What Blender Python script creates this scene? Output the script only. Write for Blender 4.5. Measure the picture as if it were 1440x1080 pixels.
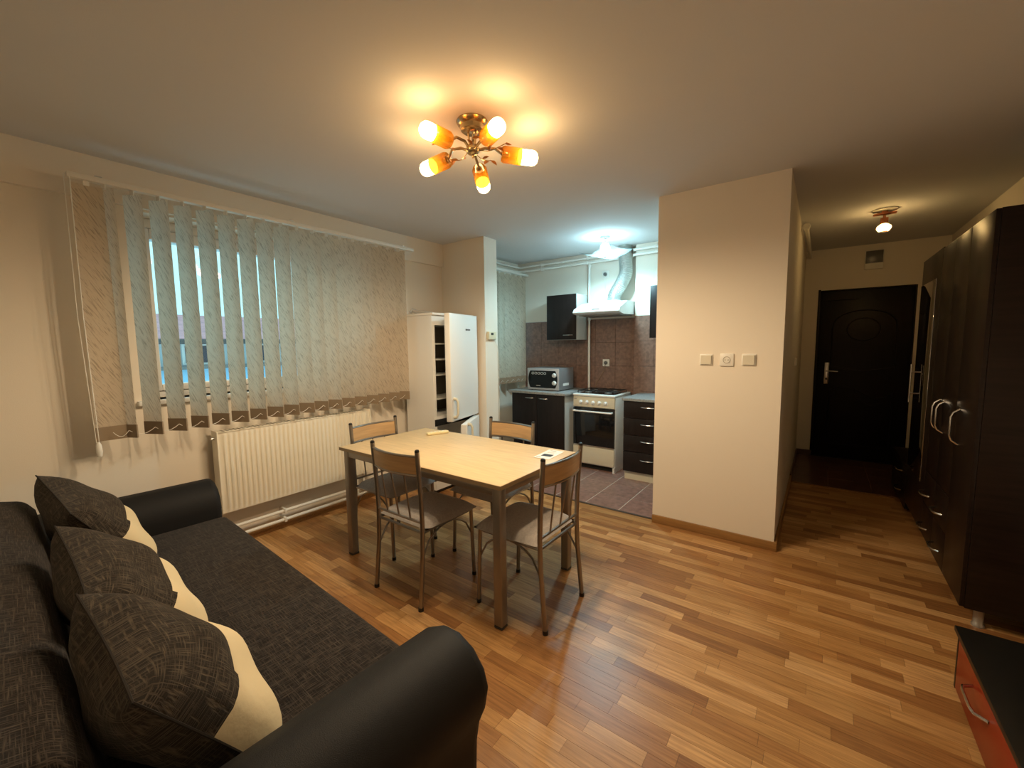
import bpy, bmesh, math, random
from mathutils import Vector, Matrix
for o in list(bpy.data.objects): bpy.data.objects.remove(o, do_unlink=True)
scene = bpy.context.scene
COL = scene.collection
random.seed(7)
PI = math.pi

# ------------------------------------------------------------------ camera, world, exposure
F_PX, YAW, PITCH, ROLL = 584.07, math.radians(36.60), math.radians(5.419), math.radians(-0.674)
CAM = Vector((0, 0, 1.42))
fw = Vector((-math.sin(YAW)*math.cos(PITCH), math.cos(YAW)*math.cos(PITCH), -math.sin(PITCH)))
r0 = Vector((math.cos(YAW), math.sin(YAW), 0)); u0 = r0.cross(fw)
rt = math.cos(ROLL)*r0 + math.sin(ROLL)*u0
up = -math.sin(ROLL)*r0 + math.cos(ROLL)*u0
cd = bpy.data.cameras.new('camera'); cam = bpy.data.objects.new('camera', cd); COL.objects.link(cam)
cd.sensor_fit = 'HORIZONTAL'; cd.sensor_width = 36; cd.lens = F_PX/1440*36; cd.clip_start = .02; cd.clip_end = 200
cam.matrix_world = Matrix(((rt.x, up.x, -fw.x, CAM.x), (rt.y, up.y, -fw.y, CAM.y), (rt.z, up.z, -fw.z, CAM.z), (0, 0, 0, 1)))
scene.camera = cam
scene.view_settings.view_transform = 'Standard'; scene.view_settings.look = 'None'
scene.view_settings.gamma = 1; scene.view_settings.use_curve_mapping = False
scene.view_settings.exposure = 0.14
scene.cycles.max_bounces = 8; scene.cycles.diffuse_bounces = 4; scene.cycles.glossy_bounces = 3; scene.cycles.transparent_max_bounces = 8

world = bpy.data.worlds.new('world'); scene.world = world; world.use_nodes = True
bg = world.node_tree.nodes['Background']
bg.inputs[0].default_value = (.46, .89, 1.0, 1); bg.inputs[1].default_value = 1.4

MAIN_W, KIT_W, HALL_W = .85, 1.6, 2.2          # strength of the three ceiling lamps (relative)
WARM = (1.0, .62, .25); WARMD = (1.0, .765, .49); COOL = (.52, .88, 1.0); HALLC = (1.0, .68, .30)

def portal(name, loc, rot, sx, sy):            # helps the renderer find the daylight in the window openings
    l = bpy.data.lights.new(name, 'AREA'); l.shape = 'RECTANGLE'; l.size = sx; l.size_y = sy
    l.cycles.is_portal = True
    o = bpy.data.objects.new(name, l); COL.objects.link(o); o.location = loc; o.rotation_euler = rot
portal('window_portal', (-3.72, 1.525, 1.685), (0, -PI/2, 0), 1.13, 1.65)
portal('window_portal', (-3.72, 4.12, 1.685), (0, -PI/2, 0), 1.13, .86)

# ------------------------------------------------------------------ materials
MATS = {}
def P(name, col, rough=.5, metal=0, spec=.5, noise=None, bump=None, emit=None, coat=0):
    """noise=(scale, amount, stretch) varies the colour; bump=(scale, strength)"""
    if name in MATS: return MATS[name]
    m = bpy.data.materials.new(name); m.use_nodes = True; nt = m.node_tree; b = nt.nodes['Principled BSDF']
    b.inputs['Base Color'].default_value = (*col, 1); b.inputs['Roughness'].default_value = rough
    b.inputs['Metallic'].default_value = metal; b.inputs['Specular IOR Level'].default_value = spec
    if coat: b.inputs['Coat Weight'].default_value = coat
    if noise or bump: tc = nt.nodes.new('ShaderNodeTexCoord')
    if noise:
        mp = nt.nodes.new('ShaderNodeMapping'); nt.links.new(tc.outputs['Object'], mp.inputs[0])
        if len(noise) > 2: mp.inputs['Scale'].default_value = noise[2]
        n = nt.nodes.new('ShaderNodeTexNoise'); n.inputs['Scale'].default_value = noise[0]; n.inputs['Detail'].default_value = 5
        nt.links.new(mp.outputs[0], n.inputs['Vector'])
        r = nt.nodes.new('ShaderNodeValToRGB'); a = noise[1]
        r.color_ramp.elements[0].position = .3; r.color_ramp.elements[1].position = .7
        r.color_ramp.elements[0].color = (*[c*(1-a) for c in col], 1); r.color_ramp.elements[1].color = (*[min(1, c*(1+a)) for c in col], 1)
        nt.links.new(n.outputs['Fac'], r.inputs[0]); nt.links.new(r.outputs[0], b.inputs['Base Color'])
    if bump:
        n2 = nt.nodes.new('ShaderNodeTexNoise'); n2.inputs['Scale'].default_value = bump[0]; n2.inputs['Detail'].default_value = 3
        nt.links.new(tc.outputs['Object'], n2.inputs['Vector'])
        bp = nt.nodes.new('ShaderNodeBump'); bp.inputs['Strength'].default_value = bump[1]; bp.inputs['Distance'].default_value = .004
        nt.links.new(n2.outputs['Fac'], bp.inputs['Height']); nt.links.new(bp.outputs[0], b.inputs['Normal'])
    if emit:
        b.inputs['Emission Color'].default_value = (*emit[0], 1); b.inputs['Emission Strength'].default_value = emit[1]
    MATS[name] = m; return m

def woven(name, base, thread, scale=1.0, coord='Object'):
    m = bpy.data.materials.new(name); m.use_nodes = True; nt = m.node_tree; b = nt.nodes['Principled BSDF']
    b.inputs['Roughness'].default_value = .95; b.inputs['Specular IOR Level'].default_value = .15
    b.inputs['Sheen Weight'].default_value = .08; b.inputs['Sheen Roughness'].default_value = .5
    tc = nt.nodes.new('ShaderNodeTexCoord'); outs = []
    for s in ((420*scale, 22*scale, 60*scale), (22*scale, 420*scale, 60*scale)):
        mp = nt.nodes.new('ShaderNodeMapping'); mp.inputs['Scale'].default_value = s
        nt.links.new(tc.outputs[coord], mp.inputs[0])
        n = nt.nodes.new('ShaderNodeTexNoise'); n.inputs['Scale'].default_value = 1; n.inputs['Detail'].default_value = 2
        nt.links.new(mp.outputs[0], n.inputs['Vector'])
        r = nt.nodes.new('ShaderNodeValToRGB'); r.color_ramp.elements[0].position = .5; r.color_ramp.elements[1].position = .72
        nt.links.new(n.outputs['Fac'], r.inputs[0]); outs.append(r.outputs[0])
    mx = nt.nodes.new('ShaderNodeMath'); mx.operation = 'MAXIMUM'
    nt.links.new(outs[0], mx.inputs[0]); nt.links.new(outs[1], mx.inputs[1])
    c = nt.nodes.new('ShaderNodeMix'); c.data_type = 'RGBA'
    c.inputs[6].default_value = (*base, 1); c.inputs[7].default_value = (*thread, 1)
    nt.links.new(mx.outputs[0], c.inputs[0]); nt.links.new(c.outputs[2], b.inputs['Base Color'])
    bp = nt.nodes.new('ShaderNodeBump'); bp.inputs['Strength'].default_value = .4; bp.inputs['Distance'].default_value = .002
    nt.links.new(mx.outputs[0], bp.inputs['Height']); nt.links.new(bp.outputs[0], b.inputs['Normal'])
    MATS[name] = m; return m

def wood_floor():
    m = bpy.data.materials.new('laminate_wood'); m.use_nodes = True; nt = m.node_tree; b = nt.nodes['Principled BSDF']
    b.inputs['Roughness'].default_value = .34; b.inputs['Specular IOR Level'].default_value = .45
    at = nt.nodes.new('ShaderNodeAttribute'); at.attribute_name = 'tone'
    g = nt.nodes.new('ShaderNodeNewGeometry'); mp = nt.nodes.new('ShaderNodeMapping'); mp.inputs['Scale'].default_value = (5, 90, 1)
    nt.links.new(g.outputs['Position'], mp.inputs[0])
    n = nt.nodes.new('ShaderNodeTexNoise'); n.inputs['Scale'].default_value = 1; n.inputs['Detail'].default_value = 6; n.inputs['Roughness'].default_value = .6
    nt.links.new(mp.outputs[0], n.inputs['Vector'])
    r = nt.nodes.new('ShaderNodeValToRGB'); r.color_ramp.elements[0].position = .3; r.color_ramp.elements[1].position = .72
    r.color_ramp.elements[0].color = (.60, .54, .48, 1); r.color_ramp.elements[1].color = (1.14, 1.14, 1.12, 1)
    nt.links.new(n.outputs['Fac'], r.inputs[0])
    mu = nt.nodes.new('ShaderNodeMix'); mu.data_type = 'RGBA'; mu.blend_type = 'MULTIPLY'; mu.inputs[0].default_value = 1
    nt.links.new(at.outputs['Color'], mu.inputs[6]); nt.links.new(r.outputs[0], mu.inputs[7]); nt.links.new(mu.outputs[2], b.inputs['Base Color'])
    MATS['laminate'] = m; return m

def vane_fabric():
    m = bpy.data.materials.new('blind_fabric'); m.use_nodes = True; nt = m.node_tree
    for n in list(nt.nodes): nt.nodes.remove(n)
    out = nt.nodes.new('ShaderNodeOutputMaterial')
    tc = nt.nodes.new('ShaderNodeTexCoord'); mr = nt.nodes.new('ShaderNodeMapping'); mr.inputs['Rotation'].default_value = (0, 0, -.5); oi = nt.nodes.new('ShaderNodeObjectInfo'); nt.links.new(tc.outputs['UV'], mr.inputs[0]); cxy = nt.nodes.new('ShaderNodeCombineXYZ'); sc_ = nt.nodes.new('ShaderNodeMath'); sc_.operation = 'MULTIPLY'; sc_.inputs[1].default_value = 9
    nt.links.new(oi.outputs['Random'], sc_.inputs[0]); nt.links.new(sc_.outputs[0], cxy.inputs[0]); nt.links.new(sc_.outputs[0], cxy.inputs[1]); nt.links.new(cxy.outputs[0], mr.inputs['Location'])
    mp = nt.nodes.new('ShaderNodeMapping'); mp.inputs['Scale'].default_value = (190, 15, 1); nt.links.new(mr.outputs[0], mp.inputs[0])
    n = nt.nodes.new('ShaderNodeTexNoise'); n.inputs['Scale'].default_value = 1; n.inputs['Detail'].default_value = 4; n.inputs['Distortion'].default_value = .6
    nt.links.new(mp.outputs[0], n.inputs['Vector'])
    r = nt.nodes.new('ShaderNodeValToRGB'); r.color_ramp.elements[0].position = .36; r.color_ramp.elements[1].position = .47
    r.color_ramp.elements[0].color = (.52, .46, .38, 1); r.color_ramp.elements[1].color = (.76, .71, .62, 1)
    nt.links.new(n.outputs['Fac'], r.inputs[0])
    d = nt.nodes.new('ShaderNodeBsdfDiffuse'); t = nt.nodes.new('ShaderNodeBsdfTranslucent')
    nt.links.new(r.outputs[0], d.inputs[0]); tm = nt.nodes.new('ShaderNodeMix'); tm.data_type = 'RGBA'; tm.blend_type = 'MULTIPLY'; tm.inputs[0].default_value = 1; tm.inputs[7].default_value = (1, .90, .80, 1)
    nt.links.new(r.outputs[0], tm.inputs[6]); nt.links.new(tm.outputs[2], t.inputs[0])
    mx = nt.nodes.new('ShaderNodeMixShader'); mx.inputs[0].default_value = .62
    nt.links.new(d.outputs[0], mx.inputs[1]); nt.links.new(t.outputs[0], mx.inputs[2]); nt.links.new(mx.outputs[0], out.inputs[0])
    MATS['vane'] = m; return m

def seethrough(name, col, gloss=.08, trans=None):
    """thin sheet of glass: clear (tinted) with a faint reflection; trans adds a frosted share"""
    m = bpy.data.materials.new(name); m.use_nodes = True; nt = m.node_tree
    for n in list(nt.nodes): nt.nodes.remove(n)
    out = nt.nodes.new('ShaderNodeOutputMaterial'); t = nt.nodes.new('ShaderNodeBsdfTransparent'); t.inputs[0].default_value = (*col, 1)
    g = nt.nodes.new('ShaderNodeBsdfGlossy'); g.inputs['Roughness'].default_value = .03
    mx = nt.nodes.new('ShaderNodeMixShader'); mx.inputs[0].default_value = gloss
    last = t.outputs[0]
    if trans:
        tr = nt.nodes.new('ShaderNodeBsdfTranslucent'); tr.inputs[0].default_value = (*trans[1], 1)
        m2 = nt.nodes.new('ShaderNodeMixShader'); m2.inputs[0].default_value = trans[0]
        nt.links.new(last, m2.inputs[1]); nt.links.new(tr.outputs[0], m2.inputs[2]); last = m2.outputs[0]
    nt.links.new(last, mx.inputs[1]); nt.links.new(g.outputs[0], mx.inputs[2]); nt.links.new(mx.outputs[0], out.inputs[0])
    MATS[name] = m; return m

def glow(name, col, strength):
    m = bpy.data.materials.new(name); m.use_nodes = True; nt = m.node_tree
    for n in list(nt.nodes): nt.nodes.remove(n)
    out = nt.nodes.new('ShaderNodeOutputMaterial'); e = nt.nodes.new('ShaderNodeEmission')
    e.inputs[0].default_value = (*col, 1); e.inputs[1].default_value = strength; nt.links.new(e.outputs[0], out.inputs[0])
    MATS[name] = m; return m

WALL = P('wall_paint', (.80, .735, .635), .85, spec=.2, bump=(260, .12))
CEIL = P('ceiling_paint', (.66, .66, .67), .9, spec=.2, bump=(200, .08))
WHITE = P('white_enamel', (.82, .82, .80), .3)
WHITEP = P('white_plastic', (.80, .78, .72), .4)
PIPE = P('white_pipe_paint', (.82, .80, .74), .35)
RADM = P('radiator_enamel', (.84, .78, .64), .35)
BLACK = P('black_plastic', (.012, .012, .013), .4)
DARKG = P('dark_gap', (.01, .009, .008), .8)
CHROME = P('brushed_chrome', (.72, .72, .72), .25, 1)
CHAIRM = P('grey_tube_metal', (.30, .27, .24), .3, .85)
TABLEM = P('table_leg_metal', (.29, .26, .23), .38, .7)
BEECH = P('pale_beech', (.66, .50, .29), .38, noise=(6, .10, (1, 12, 1)))
BEECHB = P('beech_back_panel', (.50, .32, .16), .4, noise=(6, .12, (1, 1, 14)))
SEATF = P('seat_upholstery', (.36, .33, .31), .9, spec=.2, noise=(90, .12), bump=(500, .3))
CHARC = P('sofa_arm_cloth', (.013, .0125, .013), .6, spec=.2, bump=(600, .25))
SOFA = woven('sofa_weave', (.014, .011, .010), (.072, .058, .048), .95)
PILW = woven('pillow_weave', (.020, .015, .011), (.10, .077, .055), .95, 'UV')
CREAM = P('cream_cloth', (.70, .58, .37), .85, spec=.15, bump=(45, .35))
WENGE = P('wenge_laminate', (.014, .008, .006), .35, spec=.22, noise=(4, .3, (1, 1, 14)))
WENGEK = P('wenge_kitchen_front', (.015, .010, .009), .4, spec=.3, noise=(4, .3, (10, 1, 1)))
GREYL = P('light_grey_laminate', (.58, .58, .55), .5)
WORKT = P('grey_worktop', (.30, .31, .31), .4, noise=(60, .25))
TILEW = P('brown_wall_tile', (.22, .125, .092), .32, noise=(34, .28), bump=(60, .15))
TILEF = P('maroon_floor_tile', (.27, .150, .120), .3, noise=(24, .28))
TILEH = P('dark_hall_tile', (.085, .040, .026), .32, noise=(20, .30))
GROUT = P('pale_grout', (.62, .54, .47), .9)
GROUTD = P('brown_grout', (.10, .055, .04), .9)
SKIRT = P('oak_skirting', (.30, .155, .05), .4, noise=(5, .15, (1, 14, 14)))
DOORM = P('dark_steel_door', (.010, .007, .006), .42, spec=.22, noise=(5, .25, (14, 1, 1)))
RED = P('red_gloss_front', (.24, .022, .006), .3, spec=.3)
BLACKG = P('black_laminate_top', (.008, .008, .008), .35, spec=.2)
STEEL = P('silver_grey_plastic', (.30, .30, .31), .35, .4)
OVENG = P('black_oven_glass', (.008, .008, .009), .08)
CREAME = P('cream_enamel', (.70, .66, .53), .35)
ALU = P('aluminium_foil_duct', (.50, .52, .49), .35, .8)
BRASS = P('antique_brass', (.48, .36, .20), .25, .95)
LEAFM = P('copper_leaf', (.42, .18, .05), .4, .6)
COPPER = P('copper_fitting', (.45, .16, .07), .35, .7)
MIRROR = P('dark_mirror', (.5, .5, .5), .02, 1)
VANE = vane_fabric(); WOODF = wood_floor()
VWEIGHT = P('blind_pocket_fabric', (.28, .21, .14), .9)
GLASS = seethrough('window_glass', (.97, 1, 1), .05)
AMBER = seethrough('amber_glass', (.80, .52, .17), .08, (.35, (.55, .33, .06)))
FROST = seethrough('frosted_plate_glass', (.85, .97, 1), .08, (.25, (.75, .92, 1)))
CLEARG = seethrough('cut_glass', (1, .95, .8), .2, (.3, (1, .85, .55)))
BULBW = glow('warm_bulb', WARM, 40*MAIN_W)
BULBK = glow('cool_bulb', COOL, 60*KIT_W)
BULBH = glow('hall_bulb', HALLC, 100*HALL_W)
ROOFT = P('red_clay_roof', (.66, .30, .33), .8, noise=(3, .2))
HOUSEW = P('pale_house_wall', (.55, .60, .62), .9, noise=(1.2, .12))
HOUSEB = P('blue_house_plaster', (.34, .60, .82), .9, noise=(1.2, .1))
HGLASS = P('house_window_glass', (.03, .04, .07), .1)
PRINTD = P('printed_dark_ink', (.03, .035, .04), .6)
PAPER = P('white_paper', (.85, .84, .80), .7)
LCD = P('grey_lcd', (.05, .06, .05), .3)
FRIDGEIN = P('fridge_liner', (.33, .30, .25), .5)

# ------------------------------------------------------------------ mesh helpers
class MB:
    def __init__(s): s.v = []; s.f = []; s.uv = None
    def add(s, vs, fs):
        o = len(s.v); s.v += [tuple(v) for v in vs]; s.f += [tuple(i+o for i in f) for f in fs]; return s
    def box(s, lo, hi, bev=0, seg=2):
        lo = [min(a, b) for a, b in zip(lo, hi)] if False else lo
        x0, y0, z0 = [min(a, b) for a, b in zip(lo, hi)]; x1, y1, z1 = [max(a, b) for a, b in zip(lo, hi)]
        vs = [(x0,y0,z0),(x1,y0,z0),(x1,y1,z0),(x0,y1,z0),(x0,y0,z1),(x1,y0,z1),(x1,y1,z1),(x0,y1,z1)]
        fs = [(3,2,1,0),(4,5,6,7),(0,1,5,4),(1,2,6,5),(2,3,7,6),(3,0,4,7)]
        if bev <= 0: return s.add(vs, fs)
        bm = bmesh.new(); bv = [bm.verts.new(v) for v in vs]
        for f in fs: bm.faces.new([bv[i] for i in f])
        bmesh.ops.bevel(bm, geom=list(bm.edges), offset=min(bev, .49*min(x1-x0, y1-y0, z1-z0)), segments=seg, profile=.5, affect='EDGES')
        bm.verts.index_update(); s.add([v.co[:] for v in bm.verts], [[v.index for v in f.verts] for f in bm.faces]); bm.free(); return s
    def tube(s, pts, r, seg=10, cap=True):
        pts = [Vector(p) for p in pts]; rs = r if isinstance(r, (list, tuple)) else [r]*len(pts)
        t0 = (pts[1]-pts[0]).normalized(); a = Vector((0,0,1)) if abs(t0.z) < .9 else Vector((1,0,0))
        n = t0.cross(a).normalized(); rings = []; vs = []
        for i, p in enumerate(pts):
            t = (pts[min(i+1, len(pts)-1)]-pts[max(i-1, 0)]).normalized()
            n = (n - t*n.dot(t)).normalized(); b = t.cross(n)
            vs += [p + (n*math.cos(2*PI*k/seg) + b*math.sin(2*PI*k/seg))*rs[i] for k in range(seg)]
        fs = [(i*seg+k, i*seg+(k+1) % seg, (i+1)*seg+(k+1) % seg, (i+1)*seg+k) for i in range(len(pts)-1) for k in range(seg)]
        if cap:
            fs.append(tuple(range(seg-1, -1, -1))); fs.append(tuple((len(pts)-1)*seg+k for k in range(seg)))
        return s.add(vs, fs)
    def lathe(s, prof, origin=(0,0,0), axis=(0,0,1), seg=20):
        """prof: list of (radius, distance along axis)"""
        ax = Vector(axis).normalized(); a = Vector((0,0,1)) if abs(ax.z) < .9 else Vector((1,0,0))
        n = ax.cross(a).normalized(); b = ax.cross(n); o = Vector(origin); vs = []
        for r, h in prof: vs += [o + ax*h + (n*math.cos(2*PI*k/seg)+b*math.sin(2*PI*k/seg))*max(r, 1e-4) for k in range(seg)]
        fs = [(i*seg+k, i*seg+(k+1) % seg, (i+1)*seg+(k+1) % seg, (i+1)*seg+k) for i in range(len(prof)-1) for k in range(seg)]
        return s.add(vs, fs)
    def prism(s, poly, axis, a, b):
        """polygon of 2-D points extruded along axis (0,1,2) from a to b; 2-D coords fill the other axes in order"""
        def pt(p, h):
            q = list(p); q.insert(axis, h); return q
        n = len(poly); vs = [pt(p, a) for p in poly]+[pt(p, b) for p in poly]
        fs = [tuple(range(n-1, -1, -1)), tuple(range(n, 2*n))]+[(i, (i+1) % n, n+(i+1) % n, n+i) for i in range(n)]
        return s.add(vs, fs)
    def grid(s, fn, nu, nv):
        vs = [fn(i/nu, j/nv) for j in range(nv+1) for i in range(nu+1)]
        fs = [(j*(nu+1)+i, j*(nu+1)+i+1, (j+1)*(nu+1)+i+1, (j+1)*(nu+1)+i) for j in range(nv) for i in range(nu)]
        return s.add(vs, fs)
    def mesh(s, name, off=(0,0,0), mat=None, smooth=None):
        me = bpy.data.meshes.new(name); me.from_pydata([(v[0]-off[0], v[1]-off[1], v[2]-off[2]) for v in s.v], [], s.f)
        bm = bmesh.new(); bm.from_mesh(me); bmesh.ops.recalc_face_normals(bm, faces=bm.faces); bm.to_mesh(me); bm.free()
        if mat: me.materials.append(mat)
        if smooth is not None:
            me.polygons.foreach_set('use_smooth', [True]*len(me.polygons)); me.set_sharp_from_angle(angle=math.radians(smooth))
        me.update(); return me
    def build(s, name, mat, parent=None, smooth=40, local=False):
        """vertices are world coordinates unless local; a child is stored relative to its parent's spot"""
        if parent is None:
            xs = [v[0] for v in s.v]; ys = [v[1] for v in s.v]; zs = [v[2] for v in s.v]
            off = (0,0,0) if local else ((min(xs)+max(xs))/2, (min(ys)+max(ys))/2, min(zs))
            o = bpy.data.objects.new(name, s.mesh(name, off, mat, smooth)); COL.objects.link(o); o.location = off; return o
        off = (0,0,0) if local else origin_of(parent)
        o = bpy.data.objects.new(name, s.mesh(name, off, mat, smooth)); COL.objects.link(o); o.parent = parent; return o

def origin_of(o):
    p = Vector((0,0,0))
    while o: p += o.location; o = o.parent
    return p
def tag(o, label=None, cat=None, group=None, kind=None):
    if label: o['label'] = label
    if cat: o['category'] = cat
    if group: o['group'] = group
    if kind: o['kind'] = kind
    return o
def thing(name, loc, label, cat, group=None):
    o = bpy.data.objects.new(name, None); o.empty_display_size = .1; COL.objects.link(o); o.location = loc
    return tag(o, label, cat, group)
def B(lo, hi, bev=0, seg=2): return MB().box(lo, hi, bev, seg)
def struct(name, mb, mat, label=None):
    o = mb.build(name, mat, None, smooth=30); o['kind'] = 'structure'
    if label: o['label'] = label
    return o
def copy_tree(o, parent=None):
    c = o.copy(); COL.objects.link(c); c.parent = parent
    for ch in list(o.children): copy_tree(ch, c)
    return c
def project(x, y, z):
    d = Vector((x, y, z))-CAM; w = d.dot(fw)
    if w < .05: return None
    return 720+F_PX*d.dot(rt)/w, 540-F_PX*d.dot(up)/w
def arc(n, f): return [f(i/n) for i in range(n+1)]

# ------------------------------------------------------------------ room shell
H = 2.50
WX, BEAMX, OUTX = -3.36, -3.33, -3.70
YB = -.62                      # wall behind the camera
XR = 1.04
YE = 6.29
YK = 4.69
W1 = (.70, 2.35, 1.10, 2.25); W2 = (3.70, 4.54, 1.10, 2.25)
mb = MB()
ys = [YB-.1, W1[0], W1[1], W2[0], W2[1], YK+.1]
mb.box((OUTX, ys[0], 0), (WX, ys[1], H)); mb.box((OUTX, ys[2], 0), (WX, ys[3], H)); mb.box((OUTX, ys[4], 0), (WX, ys[5], H))
for w in (W1, W2):
    mb.box((OUTX, w[0], 0), (WX, w[1], w[2])); mb.box((OUTX, w[0], w[3]), (WX, w[1], H))
mb.box((WX, YB, 2.265), (BEAMX, 3.26, H))
struct('wall_left', mb, WALL, 'cream painted window wall with a shallow beam under the ceiling')
struct('wall_partition', B((WX, 3.26, 0), (-2.752, 3.46, H)), WALL, 'short cream partition between the dining corner and the kitchen')
wk = struct('wall_kitchen', MB().box((OUTX, YK, 0), (-1.02, YK+.1, H)).box((-1.69, 4.60, 0), (-1.02, YK, H)), WALL, 'white kitchen back wall with a boxed chimney')
struct('wall_pillar', B((-1.02, 3.235, 0), (-.196, YE, H)), WALL, 'tall cream wall block between the kitchen and the hallway')
mb = MB().box((-.196, YE, 0), (-.040, YE+.15, H)).box((.812, YE, 0), (XR, YE+.15, H)).box((-.04, YE, 2.015), (.812, YE+.15, H))
struct('wall_hall_end', mb, WALL, 'cream wall around the dark entrance door')
struct('wall_right', B((XR, YB-.1, 0), (XR+.1, YE+.15, H)), WALL, 'cream wall behind the wardrobes')
struct('wall_rear', B((OUTX, YB-.1, 0), (XR, YB, H)), WALL, 'cream wall behind the sofa')
struct('ceiling', B((OUTX, YB-.1, H), (XR+.1, YE+.15, H+.1)), CEIL, 'plain painted ceiling')

# --- laminate floor: strips of wood, each its own piece
fl = bpy.data.objects.new('floor', B((OUTX, YB-.1, -.06), (XR+.1, YE+.15, -.004)).mesh('floor', (0,0,0), GROUTD)); COL.objects.link(fl)
tag(fl, 'orange brown laminate floor of short wooden strips', kind='structure')
PALETTE = [(.48,.265,.100), (.43,.225,.080), (.56,.325,.135), (.36,.175,.062), (.50,.275,.105), (.30,.140,.048), (.62,.37,.165), (.40,.20,.072)]
YT, YH = 3.275, 4.98          # where the kitchen tiles and the hall tiles begin
strips = []
y = YB; row = 0
while y < YH-.01:
    y1 = min(y+.061, YH); x = WX - random.random()*.4
    xr = XR
    xl = WX if y < YT-.03 else -.196
    if xl > WX: y1 = min(y1, YH)
    while x < xr:
        L = random.choice((.22, .30, .38, .46, .52)); a, b_ = max(x, xl), min(x+L, xr); x += L
        if b_-a > .01: strips.append((a, b_, y, y1, random.choice(PALETTE)))
    y = y1; row += 1
def strip_area(s):
    q = [project(px, py, 0) for px, py in ((s[0], s[2]), (s[1], s[2]), (s[1], s[3]), (s[0], s[3]))]
    if any(p is None for p in q): return 0
    cx = sum(p[0] for p in q)/4; cy = sum(p[1] for p in q)/4
    if not (0 < cx < 1440 and 560 < cy < 1080): return 0
    if cx < 640 and cy > 730+max(0, cx-320)*.68: return 0            # under the sofa
    if cx > 1275 and cy < 900 and (s[0] > .6): return 0
    if cx > 1345 and cy > 890: return 0
    return abs(sum(q[i][0]*q[(i+1) % 4][1]-q[(i+1) % 4][0]*q[i][1] for i in range(4)))/2
order = sorted(range(len(strips)), key=lambda i: -strip_area(strips[i]))
def strip_mesh(sel, name, off):
    m = MB(); cols = []
    for i in sel:
        a, b_, c, d, col = strips[i]; g = .0004
        m.box((a+g, c+g, -.004), (b_-g, d-g, 0)); cols += [col]*8
    me = m.mesh(name, off, WOODF)
    ca = me.color_attributes.new('tone', 'FLOAT_COLOR', 'POINT')
    for k, c in enumerate(cols): ca.data[k].color = (*c, 1)
    return me
for i in order[:300]:
    s = strips[i]; o = bpy.data.objects.new('plank', strip_mesh([i], 'plank', (s[0], s[2], 0))); COL.objects.link(o)
    o.location = (s[0], s[2], 0); o.parent = fl
o = bpy.data.objects.new('further_planks', strip_mesh(order[300:], 'further_planks', (0,0,0))); COL.objects.link(o); o.parent = fl; o['kind'] = 'stuff'

def tile_floor(name, label, x0, x1, y0, y1, ox, oy, pitch, mat, grout, gap):
    base = struct(name, B((x0, y0, -.004), (x1, y1, .0025)), grout, label)
    i0 = math.floor((x0-ox)/pitch); j0 = math.floor((y0-oy)/pitch); k = 0
    for i in range(i0, i0+40):
        for j in range(j0, j0+40):
            a, b_ = max(x0, ox+i*pitch+gap), min(x1, ox+(i+1)*pitch-gap); c, d = max(y0, oy+j*pitch+gap), min(y1, oy+(j+1)*pitch-gap)
            if b_-a > .02 and d-c > .02: B((a, c, 0), (b_, d, .005), .0012, 1).build('tile', mat, base)
tile_floor('floor_kitchen', 'maroon ceramic kitchen floor tiles with pale grout', WX, -1.02, YT, YK, -1.325, YT, .31, TILEF, GROUT, .0035)
tile_floor('floor_hall', 'dark brown hall floor tiles before the entrance door', -.196, XR, YH, YE, -.21, YH, .33, TILEH, GROUTD, .002)
struct('trim_1', B((-2.752, YT-.016, 0), (-1.02, YT+.008, .007), .003), P('dark_metal_trim', (.10,.07,.05), .4, .5), 'dark strip between laminate and kitchen tiles')
struct('trim_2', B((-.196, YH-.016, 0), (XR, YH+.010, .007), .003), P('oak_trim', (.26,.13,.05), .45), 'wooden threshold strip before the hall tiles')

# skirtings
struct('baseboard_pillar', MB().box((-1.02, 3.217, 0), (-.178, 3.235, .062), .004).box((-.196, 3.235, 0), (-.178, 5.0, .062), .004), SKIRT, 'oak skirting around the foot of the cream wall block')
struct('baseboard_left', B((WX, YB, 0), (WX+.016, 3.26, .06), .004), SKIRT, 'oak skirting below the radiator')
struct('baseboard_hall', MB().box((-.196, YE-.012, 0), (-.04, YE, .07)).box((-.196, 5.0, 0), (-.184, YE, .07)), TILEH, 'dark tile skirting in the hall')

# kitchen wall tiles
def wall_tiles(x0, x1, yface, z0, z1, nx, nz):
    for i in range(nx):
        for j in range(nz):
            w = (x1-x0)/nx; h = (z1-z0)/nz
            B((x0+i*w+.0012, yface-.008, z0+j*h+.0012), (x0+(i+1)*w-.0012, yface, z0+(j+1)*h-.0012), .0012, 1).build('tile', TILEW, wk)
B((-3.24, YK-.005, .60), (-1.69, YK, 1.71)).build('grout', GROUTD, wk)
B((-1.692, 4.595, .60), (-1.02, 4.60, 1.725)).build('grout', GROUTD, wk)
wall_tiles(-3.24, -1.692, YK, .60, 1.71, 6, 4)
wall_tiles(-1.692, -1.02, 4.60, .60, 1.725, 3, 4)
struct('trim_3', MB().box((-3.25, YK-.010, .60), (-3.24, YK, 1.715)).box((-3.25, YK-.010, 1.71), (-1.69, YK, 1.716)), P('tile_edge', (.55,.52,.50), .4), 'pale edging of the brown wall tiles')

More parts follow.
